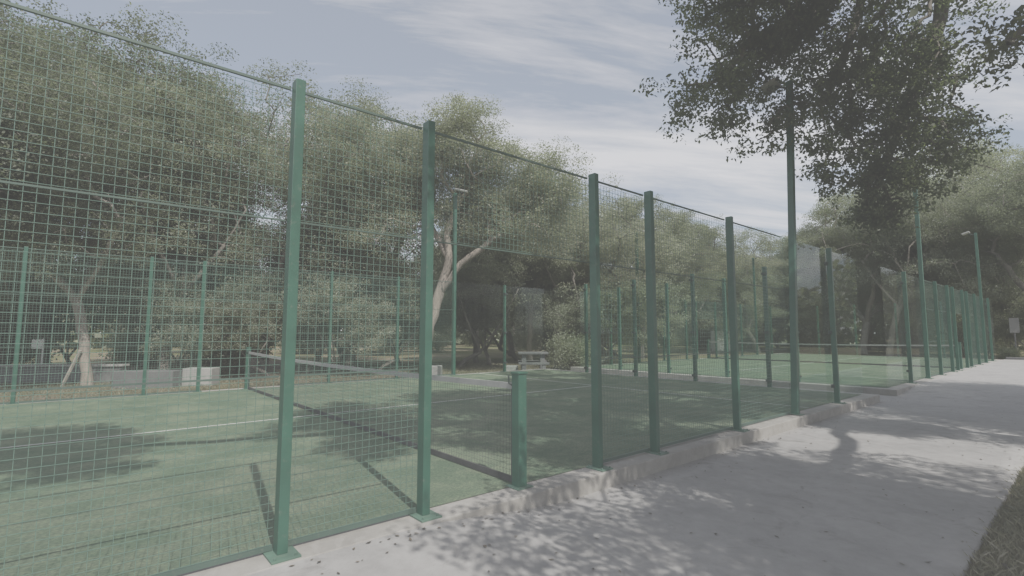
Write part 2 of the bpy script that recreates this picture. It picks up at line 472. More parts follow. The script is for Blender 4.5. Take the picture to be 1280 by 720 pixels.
def net_post(x, yc, inward, label):
    t = empty('net_post', (x, yc, 0)); tag(t, label, 'net post')
    MB().box((-0.048, -0.048, 0), (0.048, 0.048, 0.985)).build('post', M['green'], t, bevel=0.005)
    MB().box((-0.056, -0.056, 0.985), (0.056, 0.056, 1.003)).build('cap', M['green'], t, bevel=0.004)
    MB().box((-0.09, -0.09, 0.0), (0.09, 0.09, 0.010)).build('base_plate', M['green_plate'], t, bevel=0.002)
    wd = MB(); wd.box((0.049*inward - 0.012, -0.025, 0.80), (0.049*inward+0.012, 0.025, 0.93))
    wd.tube([(0.06*inward, 0, 0.86), (0.075*inward, -0.06, 0.90), (0.075*inward, -0.06, 0.97)], 0.008, 6)
    wd.build('net_winder', M['dark_metal'], t)
net_post(0.0, 0, -1, 'short square green net post with a flat cap in the near fence opening')
net_post(-9.97, 0, 1, 'short green net post on the far side of the nearer court')
net_post(0.0, 22, -1, 'green net post in the path-side opening of the second court')
net_post(-9.97, 22, 1, 'green net post on the far side of the second court')

# ------------------------------------------------------------------ light poles
def light_pole(x, y, inward, label, h=5.95, lean=(0, 0)):
    t = empty('floodlight_pole', (x, y, 0)); tag(t, label, 'light pole')
    t.rotation_euler = (lean[0], lean[1], 0)
    MB().box((-0.05, -0.05, 0.012), (0.05, 0.05, h)).build('pole', M['green'], t, bevel=0.006)
    MB().box((-0.11, -0.11, 0.0), (0.11, 0.11, 0.012)).build('base_plate', M['green_plate'], t, bevel=0.002)
    a = MB().tube([(0.0, 0, h-0.12), (0.14*inward, 0, h-0.06), (0.24*inward, 0, h+0.01)], 0.018, 8)
    a.build('bracket', M['dark_metal'], t)
    hd = MB().box((-0.14, -0.17, -0.03), (0.14, 0.17, 0.03)).build('lamp_head', M['grey_metal'], t, bevel=0.012, loc=(0.33*inward, 0, h+0.03))
    hd.rotation_euler = (0, R(18)*inward, 0)
    MB().box((-0.12, -0.15, -0.036), (0.12, 0.15, -0.0305)).build('lens', M['lens'], hd)
light_pole(0.055, 6.06, -1, 'tall green light pole standing in the nearest fence under the overhanging oak branches', lean=(R(-4.6), 0))
light_pole(0.055, 16.1, -1, 'green light pole just past the first post of the second court fence', lean=(R(-1.0), 0))
light_pole(0.055, 28.0, -1, 'green light pole at the far end of the path fence')
light_pole(-10.055, 6.0, 1, 'green light pole beyond the nearer court, in front of the leaning pale tree')
light_pole(-10.055, 16.0, 1, 'green light pole across the second court, left of a near post')
light_pole(-10.055, 28.0, 1, 'thinnest, most distant green light pole, across the far end of the second court')

# ------------------------------------------------------------------ trees
def tree_meshes(name, seed, trunk, blobs, nclump, leaves, leaf, clump_r, r0, droop=0.0, shell=0.5, minrad=0.008, lw=0.55, ban=0.0):
    """trunk: list of polylines (relative points); blobs: (centre, radii, weight)"""
    g = np.random.default_rng(seed)
    nodes = []; par = []
    for pl in trunk:
        pl = np.array(pl, float)
        prev = -1
        if len(nodes):
            d = np.linalg.norm(np.array(nodes)-pl[0], axis=1); j = int(d.argmin())
            if d[j] < 0.05: prev = j; pl = pl[1:]
        last = nodes[prev] if prev >= 0 else None
        for q in pl:
            if last is None: nodes.append(q); par.append(prev); prev = len(nodes)-1
            else:
                n = max(1, int(np.linalg.norm(q-last)/0.35))
                for k in range(1, n+1):
                    pt = last+(q-last)*k/n + g.normal(0, 0.018, 3)
                    nodes.append(pt); par.append(prev); prev = len(nodes)-1
            last = q
    ntrunk = len(nodes)
    # attraction points
    ww = np.array([b[2] for b in blobs], float); ww /= ww.sum()
    T = []
    for b, wgt in zip(blobs, ww):
        k = max(1, int(round(nclump*wgt)))
        v = g.normal(0, 1, (k, 3)); v /= np.linalg.norm(v, axis=1)[:, None]
        rr = g.random(k)**(1/3)
        rr = shell*(0.72+0.28*rr)+(1-shell)*rr
        T.append(np.array(b[0]) + v*rr[:, None]*np.array(b[1]))
    T = np.concatenate(T)
    root = np.array(nodes[0]); top = np.array(nodes[ntrunk-1])
    order = np.argsort(np.min(np.linalg.norm(T[:, None]-np.array(nodes)[None], axis=2), axis=1))
    depth = [0.0]*len(nodes)
    for i in range(1, len(nodes)):
        depth[i] = depth[par[i]] + float(np.linalg.norm(nodes[i]-nodes[par[i]])) if par[i] >= 0 else 0.0
    lo = int(ntrunk*0.45)
    tips = []
    for ti in order:
        q = T[ti]
        N = np.array(nodes); d = np.linalg.norm(N-q, axis=1) + 0.28*np.array(depth)
        d[:1] += 3
        if ban: d = d + 30.0*(np.linalg.norm(N[:, :2]-root[:2], axis=1) < ban)
        j = int(d.argmin()); a = N[j]; L = np.linalg.norm(q-a)
        n = max(2, int(L/0.4)); prev = j
        side = g.normal(0, 0.10*L, 3); side[2] = abs(side[2])*0.8 + 0.05*L
        for k in range(1, n+1):
            s = k/n
            pt = a+(q-a)*s + side*math.sin(math.pi*s) + g.normal(0, 0.02, 3)*(s < 1)
            nodes.append(pt); par.append(prev); depth.append(depth[prev]+L/n); prev = len(nodes)-1
        tips.append(prev)
    n = len(nodes); cnt = np.zeros(n)
    for t_ in tips: cnt[t_] += 1
    for i in range(n-1, 0, -1):
        if par[i] >= 0: cnt[par[i]] += cnt[i]
    tot = cnt[0] if cnt[0] > 0 else cnt.max()
    rad = r0*np.power(np.maximum(cnt, 0.6)/max(tot, 1), 0.46)
    rad = np.maximum(rad, minrad)
    # root flare
    for i in range(ntrunk):
        dz = nodes[i][2]-root[2]
        if dz < 0.5: rad[i] *= 1+0.3*(1-dz/0.5)**2
    kids = [[] for _ in range(n)]
    for i in range(n):
        if par[i] >= 0: kids[par[i]].append(i)
    mb = MB(); stack = [(i, -1) for i in range(n) if par[i] < 0]
    while stack:
        s, p0 = stack.pop()
        chain = [s]
        while kids[chain[-1]]:
            ks = sorted(kids[chain[-1]], key=lambda k: -cnt[k])
            for k in ks[1:]: stack.append((k, chain[-1]))
            chain.append(ks[0])
        pts = [nodes[k] for k in chain]; rr = [float(rad[k]) for k in chain]
        if p0 >= 0: pts = [nodes[p0]]+pts; rr = [min(float(rad[p0]), rr[0]*1.15)]+rr
        if len(pts) < 2: continue
        sides = 10 if rr[0] > 0.1 else (6 if rr[0] > 0.03 else 4)
        mb.tube(pts, rr, sides, False)
    tm = mb.mesh(name+'_trunk', smooth=True)
    # leaves
    tp = np.array([nodes[t_] for t_ in tips])
    sub = g.integers(3, 6, len(tp))
    cen = []; sz = []
    for q, s in zip(tp, sub):
        k = g.normal(0, 0.55*clump_r, (s, 3)); k[:, 2] = k[:, 2]*0.6 - abs(droop)*np.abs(g.normal(0, clump_r, s))
        cen.append(q+k); sz.append(g.uniform(0.35, 0.8, s)*clump_r)
    cen = np.concatenate(cen); sz = np.concatenate(sz)
    pr = sz**2; pr /= pr.sum()
    idx = g.choice(len(cen), leaves, p=pr)
    off = g.normal(0, 0.52, (leaves, 3)); ln = np.linalg.norm(off, axis=1)[:, None]; off *= np.minimum(1.0, 0.95/ln); off *= sz[idx][:, None]; off[:, 2] *= 0.62
    P = cen[idx]+off
    return tm, leaf_mesh(name+'_crown', P, leaf, g, lw, droop)

def leaf_mesh(name, P, leaf, g, lw=0.55, droop=0.0):
    n = len(P)
    ax = g.normal(0, 1, (n, 3)); ax[:, 2] = ax[:, 2]*0.6-0.35-droop; ax /= np.linalg.norm(ax, axis=1)[:, None]
    nr = g.normal(0, 1, (n, 3)); nr[:, 2] = np.abs(nr[:, 2])*0.8+0.55; nr[:, 0] += 0.45
    sd = np.cross(ax, nr); sd /= np.linalg.norm(sd, axis=1)[:, None]+1e-9
    nn = np.cross(sd, ax)
    s = leaf*g.uniform(0.6, 1.3, n)[:, None]
    V = np.empty((n, 4, 3))
    V[:, 0] = P; V[:, 1] = P+ax*s*0.45+sd*s*lw/2+nn*s*0.08; V[:, 2] = P+ax*s-nn*s*0.05; V[:, 3] = P+ax*s*0.45-sd*s*lw/2+nn*s*0.08
    return quads_mesh(name, V.reshape(-1, 3))

def plant_tree(meshes, loc, rz, scale, label, bark, leafm, group=None, name='oak_tree', cat='tree', sz=None):
    t = empty(name, loc, rz); t.scale = (scale, scale, sz or scale)
    tag(t, label, cat, group)
    a = bpy.data.objects.new('trunk', meshes[0]); b = bpy.data.objects.new('crown', meshes[1])
    for o, m in ((a, bark), (b, leafm)):
        COL.objects.link(o); o.parent = t
        if not o.data.materials: o.data.materials.append(m)
        o.material_slots[0].link = 'OBJECT'; o.material_slots[0].material = m
    return t

# --- prototypes (height about 9-10 m)
def proto(seed, h, rad, fork, leaves, leaf=0.10, nblob=9, lean=0.0, multi=2, flat=0.75, nclump=170, r0=0.22, clump_r=0.62):
    g = np.random.default_rng(seed+100)
    fx, fy = g.normal(0, 0.25, 2) + np.array([lean, 0])
    trunk = [[(0, 0, 0), (fx*0.3, fy*0.3, fork*0.5), (fx, fy, fork)]]
    for k in range(multi):
        a = 2*math.pi*(k/multi)+g.uniform(-.4, .4)
        trunk.append([(fx, fy, fork), (fx+0.9*math.cos(a), fy+0.9*math.sin(a), fork+1.3), (fx+1.7*math.cos(a), fy+1.7*math.sin(a), fork+2.9)])
    blobs = []
    for k in range(nblob):
        a = g.uniform(0, 2*math.pi); rr = rad*math.sqrt(g.random())*0.72
        zt = fork+0.6+(h-fork-1.4)*(g.random()**0.75)*(1-0.35*(rr/rad)**2)
        br = rad*g.uniform(0.30, 0.50)
        blobs.append(((fx+rr*math.cos(a), fy+rr*math.sin(a), zt), (br, br, br*flat), br**2))
    blobs.append(((fx, fy, h-rad*0.45), (rad*0.5, rad*0.5, rad*0.4), (rad*0.5)**2))
    return tree_meshes('tree', seed, trunk, blobs, nclump, leaves, leaf, clump_r, r0)

PA = proto(1, 9.5, 4.6, 2.2, 190000, leaf=0.068, nclump=430, r0=0.18)
PB = proto(2, 9.5, 4.0, 2.6, 170000, leaf=0.068, multi=3, nclump=400, r0=0.14)
PC = proto(3, 10.0, 3.6, 3.2, 130000, leaf=0.068, nblob=8, multi=2, nclump=340, r0=0.15)
PD = proto(4, 9.0, 4.4, 1.6, 170000, leaf=0.068, multi=3, lean=0.5, nclump=400, r0=0.17)
PE = proto(5, 11.0, 3.0, 4.5, 40000, nblob=7, multi=2, r0=0.13, leaf=0.10)
PF = proto(6, 10.5, 4.4, 2.6, 95000, nblob=8, multi=3, nclump=300, leaf=0.07, r0=0.15)  # open, wispy
PY = proto(8, 4.2, 2.2, 0.5, 38000, nblob=8, multi=3, nclump=150, leaf=0.07, r0=0.07, clump_r=0.45)  # young bushy tree

def P2(u, Z):
    """ground position on the ray of azimuth u (tan from the optical axis) at forward distance Z"""
    F = Vector((-math.sin(YAW), math.cos(YAW))); Rt = Vector((math.cos(YAW), math.sin(YAW)))
    q = Vector(CAM.xy) + F*Z + Rt*(u*Z); return (q.x, q.y, GZ)
def U(px): return (px-640)/619.82

# leaning pale tree behind the nearer court
E_tr = [[(0, 0, 0), (0.05, 0, 1.4), (0.45, 0.1, 3.0), (0.80, 0.1, 4.3)],
        [(0.80, 0.1, 4.3), (0.70, 0.1, 5.2), (1.1, 0, 6.4), (1.9, 0.3, 7.6)], [(0.80, 0.1, 4.3), (0.1, 0.5, 5.6), (-0.6, 0.4, 7.2)],
        [(0.45, 0.1, 3.0), (1.3, -0.2, 4.1), (2.5, -0.3, 5.0), (3.3, 0, 5.4)]]
E_bl = [((1.6, 0, 8.5), (1.7, 1.7, 1.2), 2.6), ((0.1, 0.3, 8.2), (1.7, 1.6, 1.2), 2.4), ((3.1, 0, 7.3), (1.7, 1.6, 1.2), 2.4), ((3.6, 0, 5.8), (1.8, 1.7, 1.0), 2.6), ((4.6, 0, 7.4), (1.2, 1.2, 0.9), 1.2), ((1.0, 0.8, 6.6), (1.6, 1.4, 1.0), 1.6), ((2.0, 1.2, 5.8), (1.5, 1.3, 0.9), 1.6),
        ((-1.4, 0.3, 6.9), (1.3, 1.3, 1.1), 1.6), ((-1.7, 0, 5.3), (1.1, 1.2, 0.9), 1.1), ((1.2, -0.6, 9.5), (1.0, 1.0, 0.6), 0.9), ((4.3, 0.2, 6.6), (0.9, 0.9, 0.7), 0.7)]
PEX = tree_meshes('pale_tree', 21, E_tr, E_bl, 460, 190000, 0.068, 0.68, 0.19)
plant_tree(PEX, P2(U(533), 18.4), YAW, 1.0, 'leaning oak with a pale curved trunk beside a white concrete block', M['pale_bark'], M['leaf_pale'])

rows = [  # u px, Z, proto, rz, scale, bark, leaf, label
 (-70, 13.5, PA, 0.3, 1.20, 'bark', 'leaf', 'big leafy oak at the left edge behind the mesh'),
 (116, 14.6, PB, 2.6, 0.95, 'pale_bark', 'leaf', 'oak with a short pale trunk and a plank leaning on it'),
 (62, 18.5, PB, 4.0, 1.35, 'bark', 'leaf', 'tall dark-trunked oak behind the plank-propped one'),
 (208, 17.0, PB, 1.0, 1.12, 'bark', 'leaf_pale', 'oak with a thick grey trunk behind the low grey block'),
 (330, 20.0, PF, 0.5, 1.22, 'bark', 'leaf_pale', 'thin open crowned tree with bare twigs showing against the sky'),
 (268, 22.0, PB, 2.2, 1.32, 'bark', 'leaf', 'slim oak standing behind and between the two pale crowned ones on the left'),
 (438, 21.0, PA, 3.6, 1.14, 'bark', 'leaf_pale', 'broad pale crowned oak seen between the two nearest posts'),
 (662, 25.0, PC, 0.2, 0.95, 'pale_bark', 'leaf_pale', 'oak with a slim straight trunk behind the concrete picnic table'),
 (596, 25.5, PC, 4.4, 0.85, 'bark', 'leaf_pale', 'slim oak just right of the leaning pale tree, further back'),
 (700, 31.0, PB, 2.6, 1.0, 'pale_bark', 'leaf_pale', 'pale stemmed oak deep behind the right end of the picnic table'),
 (640, 33.0, PA, 5.6, 1.1, 'bark', 'leaf_pale', 'wide oak deep behind the left end of the picnic table'),
 (735, 24.0, PD, 5.2, 0.95, 'bark', 'leaf_pale', 'low rounded bright oak behind the right post of the court opening'),
 (800, 30.0, PA, 1.4, 1.0, 'bark', 'leaf', 'rounded oak behind the second court, right of the opening'),
 (868, 36.0, PB, 0.7, 1.05, 'pale_bark', 'leaf', 'oak with a crooked pale trunk beyond the second court net'),
 (945, 38.0, PD, 3.3, 1.08, 'bark', 'leaf_pale', 'spreading pale oak showing above the fence left of the tall light pole'),
 (1010, 42.0, PA, 2.5, 1.10, 'bark', 'leaf_pale', 'far oak showing just right of the tall light pole'),
 (1075, 36.0, PD, 1.2, 1.40, 'pale_bark', 'leaf_pale', 'oak with forked pale trunks beyond the end of the second court'),
 (1108, 33.0, PB, 5.0, 1.25, 'pale_bark', 'leaf_pale', 'oak with two white stems seen through the corner glass'),
 (1195, 36.0, PD, 4.1, 1.75, 'bark', 'leaf_pale', 'large spreading oak with dark bare limbs above the far fence'),
 (1302, 26.5, PA, 2.8, 1.15, 'bark', 'leaf', 'dense oak at the end of the path, at the right edge'),
 (1262, 38.0, PB, 0.2, 1.75, 'bark', 'leaf_pale', 'tall oak behind the sign at the far end of the path'),
]
taken = [Vector(P2(U(533), 18.4)).xy]
for (u, Z, pm, rz, s, bk, lf, lab) in rows:
    q = P2(U(u), Z); taken.append(Vector((q[0], q[1])))
    plant_tree(pm, q, rz, s, lab, M[bk], M[lf])

# wood behind: individual trees nothing tells apart
g = np.random.default_rng(55)
protos = [PA, PB, PC, PD, PE, PE, PC]
cand = []
for _ in range(4000):
    x, y = g.uniform(-52, 16), g.uniform(-40, 74)
    if x > -15.5 and y < 37: continue
    if x > -13 and y < 42 and x > -3: continue
    q = Vector((x, y)); d = q - CAM.xy
    Z = d.dot(Vector((-math.sin(YAW), math.cos(YAW)))); 
    if Z < 16: continue
    uu = d.dot(Vector((math.cos(YAW), math.sin(YAW))))/Z
    if uu < -1.25 or uu > 1.15: continue
    if all((q-t).length > 4.4 for t in taken):
        taken.append(q); cand.append((x, y, Z))
    if len(cand) >= 54: break
for i, (x, y, Z) in enumerate(cand):
    pm = protos[g.integers(len(protos))]
    s = g.uniform(0.72, 0.98)
    plant_tree(pm, (x, y, GZ), g.uniform(0, 6.28), s, 'shaded tree in the dense wood beyond the courts', M['pale_bark' if g.random() < 0.25 else 'bark'], M['leaf' if g.random() < 0.6 else 'leaf_pale'], 'trees of the wood beyond the courts', name='wood_tree')

for k, (u, Z, sc) in enumerate(((15, 19, 1.0), (165, 18.5, 1.0), (95, 19.5, 1.05), (250, 18.2, .85), (300, 22, 1.25), (385, 19, 1.05), (450, 23, 1.3), (500, 25, 1.2), (575, 23, 1.3), (612, 24, 1.35), (648, 27, 1.5), (700, 27, 1.5), (745, 22, 1.0), (770, 33, 1.4), (835, 40, 1.5), (905, 44, 1.6), (970, 46, 1.6), (1040, 40, 1.5), (1252, 33, 1.2), (1272, 29, .8), (1225, 38, 1.4), (340, 17.5, .8), (420, 18.5, .85), (475, 20, .95))):
    plant_tree(PY, P2(U(u), Z), k*1.7, sc, 'young bushy pale tree at the edge of the wood', M['bark'], M['leaf_pale'], 'young trees along the edge of the wood', name='young_tree')
# understorey bushes
def bush_mesh(seed, n, r, h):
    g = np.random.default_rng(seed)
    c = g.normal(0, 1, (26, 3)); c /= np.linalg.norm(c, axis=1)[:, None]; c *= g.random(26)[:, None]**0.5
    c = c*np.array([r, r, h*0.5])+np.array([0, 0, h*0.5])
    P = c[g.integers(26, size=n)]+g.normal(0, 0.28, (n, 3)); P[:, 2] = np.abs(P[:, 2])
    stem = MB()
    for k in range(7):
        a = g.uniform(0, 6.28); stem.tube([(0, 0, 0), (r*0.3*math.cos(a), r*0.3*math.sin(a), h*0.4), (r*0.7*math.cos(a), r*0.7*math.sin(a), h*0.8)], [0.03, 0.02, 0.008], 5, False)
    return stem.mesh('bush_stem'), leaf_mesh('bush', P, 0.10, g)
BU = [bush_mesh(61, 9000, 1.1, 1.8), bush_mesh(62, 9000, 1.4, 2.3)]
k = 0
for _ in range(900):
    x, y = g.uniform(-44, 12), g.uniform(-30, 62)
    if x > -19 and y < 39: continue
    if x > -4 and y < 37: continue
    q = Vector((x, y)); d = q-CAM.xy; Z = d.dot(Vector((-math.sin(YAW), math.cos(YAW))))
    if Z < 17: continue
    uu = d.dot(Vector((math.cos(YAW), math.sin(YAW))))/Z
    if uu < -1.2 or uu > 1.12: continue
    st, fo = BU[k % 2]
    t = plant_tree((st, fo), (x, y, GZ), g.uniform(0, 6.28), g.uniform(0.8, 1.35), 'dark bush growing among the trunks of the wood', M['bark'], M['leaf_pale' if k % 3 else 'leaf'], 'bushes under the wood', name='bush', cat='bush')
    k += 1
    if k >= 60: break
bs = plant_tree(BU[0], P2(U(1256), 26.5), 0, 0.42, 'small low shrub beyond the kerb at the far end of the path', M['bark'], M['leaf_dark'], name='shrub', cat='shrub')
plant_tree(BU[1], P2(U(300), 19.0), 1.0, 0.9, 'pale green bush behind the far fence, left of the nearest post', M['bark'], M['leaf_pale'], name='bush', cat='bush')
plant_tree(BU[0], P2(U(710), 20.8), 2.0, 0.8, 'pale green bush right of the concrete picnic table', M['bark'], M['leaf_pale'], name='bush', cat='bush')

# far wood that reads as one mass
g2 = np.random.default_rng(77)
n = 60000
ang = g2.uniform(R(-20), R(135), n); rr = g2.uniform(62, 80, n)
cl = np.interp(ang, np.linspace(R(-20), R(135), 60), g2.uniform(6.5, 10.5, 60))
zz_ = g2.random(n)**0.8*cl
P = np.stack([CAM.x - np.sin(ang)*rr, CAM.y + np.cos(ang)*rr, zz_+GZ], 1)
fo = link('forest', leaf_mesh('forest', P, 0.8, g2, 0.8), M['leaf_pale']); tag(fo, 'distant dark wood filling the gaps between the trunks', 'wood', kind='stuff')

# --- overhanging oak right of the path, crown reaching over the fence
def at(px, py, Z):
    F = Vector((-math.sin(YAW)*math.cos(PIT), math.cos(YAW)*math.cos(PIT), math.sin(PIT))); Rt = Vector((math.cos(YAW), math.sin(YAW), 0)); Up = Rt.cross(F)
    return CAM + (F + Rt*((px-640)/619.82) + Up*((360-py)/619.82))*Z
base = Vector((4.9, 10.8, GZ))
def rel(px, py, Z): return tuple(at(px, py, Z)-base)
tb = [(0, 0, 0), (-0.1, -0.1, 1.8), (-0.5, -0.3, 3.4)]
T_tr = [tb, [tb[-1], (-0.7, -0.7, 5.6), (-1.2, -1.0, 7.4), rel(1180, -110, 10.0), rel(1090, -40, 9.6), rel(1010, 20, 9.3), rel(925, 60, 8.9)],
        [rel(1180, -110, 10.0), rel(1175, 20, 10.0), rel(1135, 130, 9.9), rel(1100, 220, 9.7)], [rel(1090, -40, 9.6), rel(1060, 60, 9.4), rel(1030, 130, 9.2)],
        [tb[-1], (0.4, -0.8, 5.2), (0.9, -1.6, 7.0)]]
T_bl = []
for (px, py, Z, r, h, wgt) in ((885, 120, 7.8, .58, .62, .75), (905, 40, 8.0, .72, .6, .8), (945, 90, 8.2, .6, .6, .6), (960, 15, 8.2, .9, .8, 1.3), (1040, 40, 8.5, 1.0, 1.0, 1.6), (1030, 130, 8.3, .62, .7, .8), (1090, 100, 8.6, 1.0, 1.0, 1.5), (1085, 190, 8.6, .85, .75, 1.3),
        (1135, 195, 8.9, .85, .7, 1.3), (1105, 255, 8.8, .45, .35, .5), (1138, 110, 9.0, .8, .85, 1.3), (1135, 30, 9.1, .8, 1.0, 1.2), (1190, 165, 9.2, .55, .5, .5), (1000, -90, 8.5, 1.6, 1.0, 2.2), (1110, -90, 9.0, 1.2, 1.0, 1.5), (1060, -220, 8.8, 2.2, 1.2, 3.0), (900, -40, 8.2, .8, .7, .8), (960, 150, 8.0, .35, .35, .25)):
    T_bl.append((rel(px, py, Z+0.95), (r*1.1, r*1.1, h*1.1), wgt))
T_bl += [((1.2, -1.5, 8.0), (2.2, 2.2, 1.2), 2.5)]
PT = tree_meshes('overhang_oak', 31, T_tr, T_bl, 760, 98000, 0.080, 0.33, 0.24, droop=0.35, shell=0.45, minrad=0.005, ban=2.6)
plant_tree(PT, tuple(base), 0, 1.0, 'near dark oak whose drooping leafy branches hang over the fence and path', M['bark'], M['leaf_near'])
# shade trees on the path's right verge
PS = proto(9, 9.0, 4.2, 3.2, 125000, leaf=0.085, multi=3, nclump=340, nblob=12, clump_r=0.65, r0=0.24)
shade = [(7.0, -0.3, 0.4, 0.80, 'verge oak right of the path beside the camera, whose shade covers the concrete'),
         (8.5, 9.6, 2.1, 0.93, 'verge oak further right of the path, whose shade falls just past the bright patch'),
         (8.2, 11.0, 1.0, 0.9, 'verge oak right of the path, whose shade ends where the concrete turns sunny')]
C_b = Vector((6.8, 3.0, GZ))
def cr_(x, y, z): return (x-C_b.x, y-C_b.y, z-GZ)
C_tr = [[(0, 0, 0), (-0.2, 0, 2.8)], [(-0.2, 0, 2.8), cr_(5.6, 2.4, 5.0), cr_(4.2, 1.6, 6.6), cr_(2.9, 0.6, 7.2), cr_(2.4, -1.2, 7.2), cr_(1.5, -3.4, 7.1)],
        [cr_(4.2, 1.6, 6.6), cr_(3.0, 3.2, 7.6), cr_(2.0, 5.0, 8.0)], [cr_(5.6, 2.4, 5.0), cr_(6.3, 4.4, 6.5)]]
C_bl = [(cr_(1.0, -4.0, 7.0), (1.25, 0.75, .55), 1.6), (cr_(0.1, -4.3, 7.1), (.8, .5, .5), .5), (cr_(2.3, -1.0, 7.2), (1.3, .7, .6), 1.3), (cr_(1.3, -0.3, 7.4), (1.2, .6, .6), 1.0),
        (cr_(2.8, 1.2, 7.6), (1.5, 1.2, .8), 1.8), (cr_(1.2, 2.2, 7.8), (1.7, 1.2, .8), 2.0), (cr_(3.0, 3.6, 8.0), (1.6, 1.4, .9), 2.2), (cr_(1.2, 4.8, 8.2), (1.9, 1.5, .9), 2.6), (cr_(3.0, 6.4, 8.3), (1.6, 1.4, .9), 2.0),
        (cr_(5.7, 1.3, 7.0), (1.3, 1.3, .7), 1.6), (cr_(4.6, 2.6, 7.2), (1.2, 1.3, .7), 1.2), (cr_(6.4, 6.2, 6.8), (1.4, 0.9, .7), 1.4), (cr_(4.8, 6.6, 7.4), (1.3, 1.1, .7), 1.3), (cr_(4.3, 4.6, 7.4), (1.1, 1.2, .7), 1.3), (cr_(4.2, 0.6, 7.1), (1.1, 1.0, .7), 1.2)]
PCM = tree_meshes('camera_oak', 51, C_tr, C_bl, 400, 190000, 0.08, 0.5, 0.24, minrad=0.007, shell=0.3, ban=1.2)
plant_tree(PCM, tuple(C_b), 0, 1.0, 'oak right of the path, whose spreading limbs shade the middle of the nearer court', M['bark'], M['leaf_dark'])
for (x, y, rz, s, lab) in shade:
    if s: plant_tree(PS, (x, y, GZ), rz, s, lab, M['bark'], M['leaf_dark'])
# twig entering the top right corner
tip = at(1262, 55, 6.0)
bq = Vector((7.6, 7.2, GZ))
PK = tree_meshes('corner_oak', 41, [[(0, 0, 0), (0, 0, 2.6)], [(0, 0, 2.6), (-0.7, -0.3, 4.2), tuple(at(1330, 20, 6.4)-bq), tuple(at(1290, 30, 6.1)-bq)], [(0, 0, 2.6), (0.3, 0.3, 5.5)]],
    [(tuple(at(1276, 45, 6.0)-bq), (.22, .22, .2), 0.25), (tuple(at(1320, 0, 6.2)-bq), (.25, .25, .25), .4), ((0.8, 0.2, 6.6), (2.0, 2.0, 1.4), 6), ((1.0, 2.2, 6.0), (1.4, 1.4, 1.2), 3)], 120, 24000, 0.075, 0.42, 0.24, droop=0.3, minrad=0.006)
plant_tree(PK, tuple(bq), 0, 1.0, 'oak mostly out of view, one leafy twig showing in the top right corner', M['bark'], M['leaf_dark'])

# ------------------------------------------------------------------ street furniture beyond the courts
def block(px, Z, size, rz, label, mat='block', name='concrete_block', group=None):
    x, y, _ = P2(U(px), Z)
    mb = MB().box((-size[0]/2, -size[1]/2, -0.02), (size[0]/2, size[1]/2, size[2]))
    o = mb.build(name, M[mat], bevel=0.025, loc=(x, y, GZ)); o.rotation_euler[2] = rz
    tag(o, label, 'concrete block', group)
block(542, 17.3, (0.60, 0.5, 0.42), YAW, 'small white concrete block at the foot of the leaning pale tree')
block(256, 14.9, (0.82, 0.5, 0.52), YAW+0.1, 'light concrete block left of the far net post')
block(190, 14.3, (1.6, 0.5, 0.48), YAW+0.1, 'long grey concrete block beside the light one on the left', 'old_block')
block(640, 19.2, (0.45, 0.4, 0.30), YAW, 'small pale concrete seat left of the picnic table')
block(702, 21.5, (0.7, 0.5, 0.55), YAW, 'pale concrete block in the grass right of the picnic table')
# low wall at the left
x, y, _ = P2(U(70), 15.6)
lw = empty('low_wall', (x, y, GZ), YAW+0.05); tag(lw, 'long low dark grey wall behind the plank-propped oak at the left', 'wall')
MB().box((-3.6, -0.12, -0.02), (2.2, 0.12, 0.50)).build('wall', M['old_block'], lw, bevel=0.02)
MB().box((-3.64, -0.17, 0.503), (2.24, 0.17, 0.57)).build('coping', M['block'], lw, bevel=0.015)
# picnic table
x, y, _ = P2(U(666), 19.6)
pt = empty('picnic_table', (x, y, GZ), YAW); tag(pt, 'grey concrete picnic table under the trees beyond the court opening', 'picnic table')
MB().box((-0.58, -0.36, 0.72), (0.58, 0.36, 0.80)).build('table_top', M['old_block'], pt, bevel=0.015)
for sx in (-0.36, 0.36): MB().box((sx-0.09, -0.25, 0), (sx+0.09, 0.25, 0.717)).build('leg', M['old_block'], pt, bevel=0.015)
for sy in (-0.72, 0.72):
    b = MB().box((-0.58, sy-0.16, 0.36), (0.58, sy+0.16, 0.43)); b.build('bench_top', M['old_block'], pt, bevel=0.012)
    for sx in (-0.38, 0.38): MB().box((sx-0.07, sy-0.13, 0), (sx+0.07, sy+0.13, 0.357)).build('bench_leg', M['old_block'], pt, bevel=0.01)
# plank leaning on the trunk
x, y, _ = P2(U(112), 14.6); Fw = Vector((-math.sin(YAW), math.cos(YAW), 0)); Rt = Vector((math.cos(YAW), math.sin(YAW), 0))
b0 = Vector((x, y, GZ)) - Rt*0.42 - Fw*0.25
pk = MB().tube([b0, b0 + Rt*0.44 + Fw*0.02 + Vector((0, 0, 1.05))], 0.045, 6); o = pk.build('wooden_prop', M['wood']); tag(o, 'pale wooden pole leaning against the short oak trunk', 'pole')
# white outdoor frame far left
x, y, _ = P2(U(58), 17.2)
wf = empty('exercise_frame', (x, y, GZ), YAW); tag(wf, 'small white metal frame with a pale panel, far behind the left fence', 'exercise frame')
MB().tube([(0, 0, 0), (0, 0, 1.36)], 0.03, 8).build('post', M['white_paint'], wf)
MB().tube([(-0.5, 0, 0.42), (0.5, 0, 0.42)], 0.035, 8).build('bar', M['white_paint'], wf)
for sx in (-0.45, 0.45): MB().tube([(sx, 0, 0), (sx*1.05, 0, 0.40)], 0.025, 8).build('leg', M['white_paint'], wf)
MB().box((-0.40, -0.02, 1.0), (-0.03, 0.02, 1.32)).build('panel', M['white_paint'], wf, bevel=0.01)
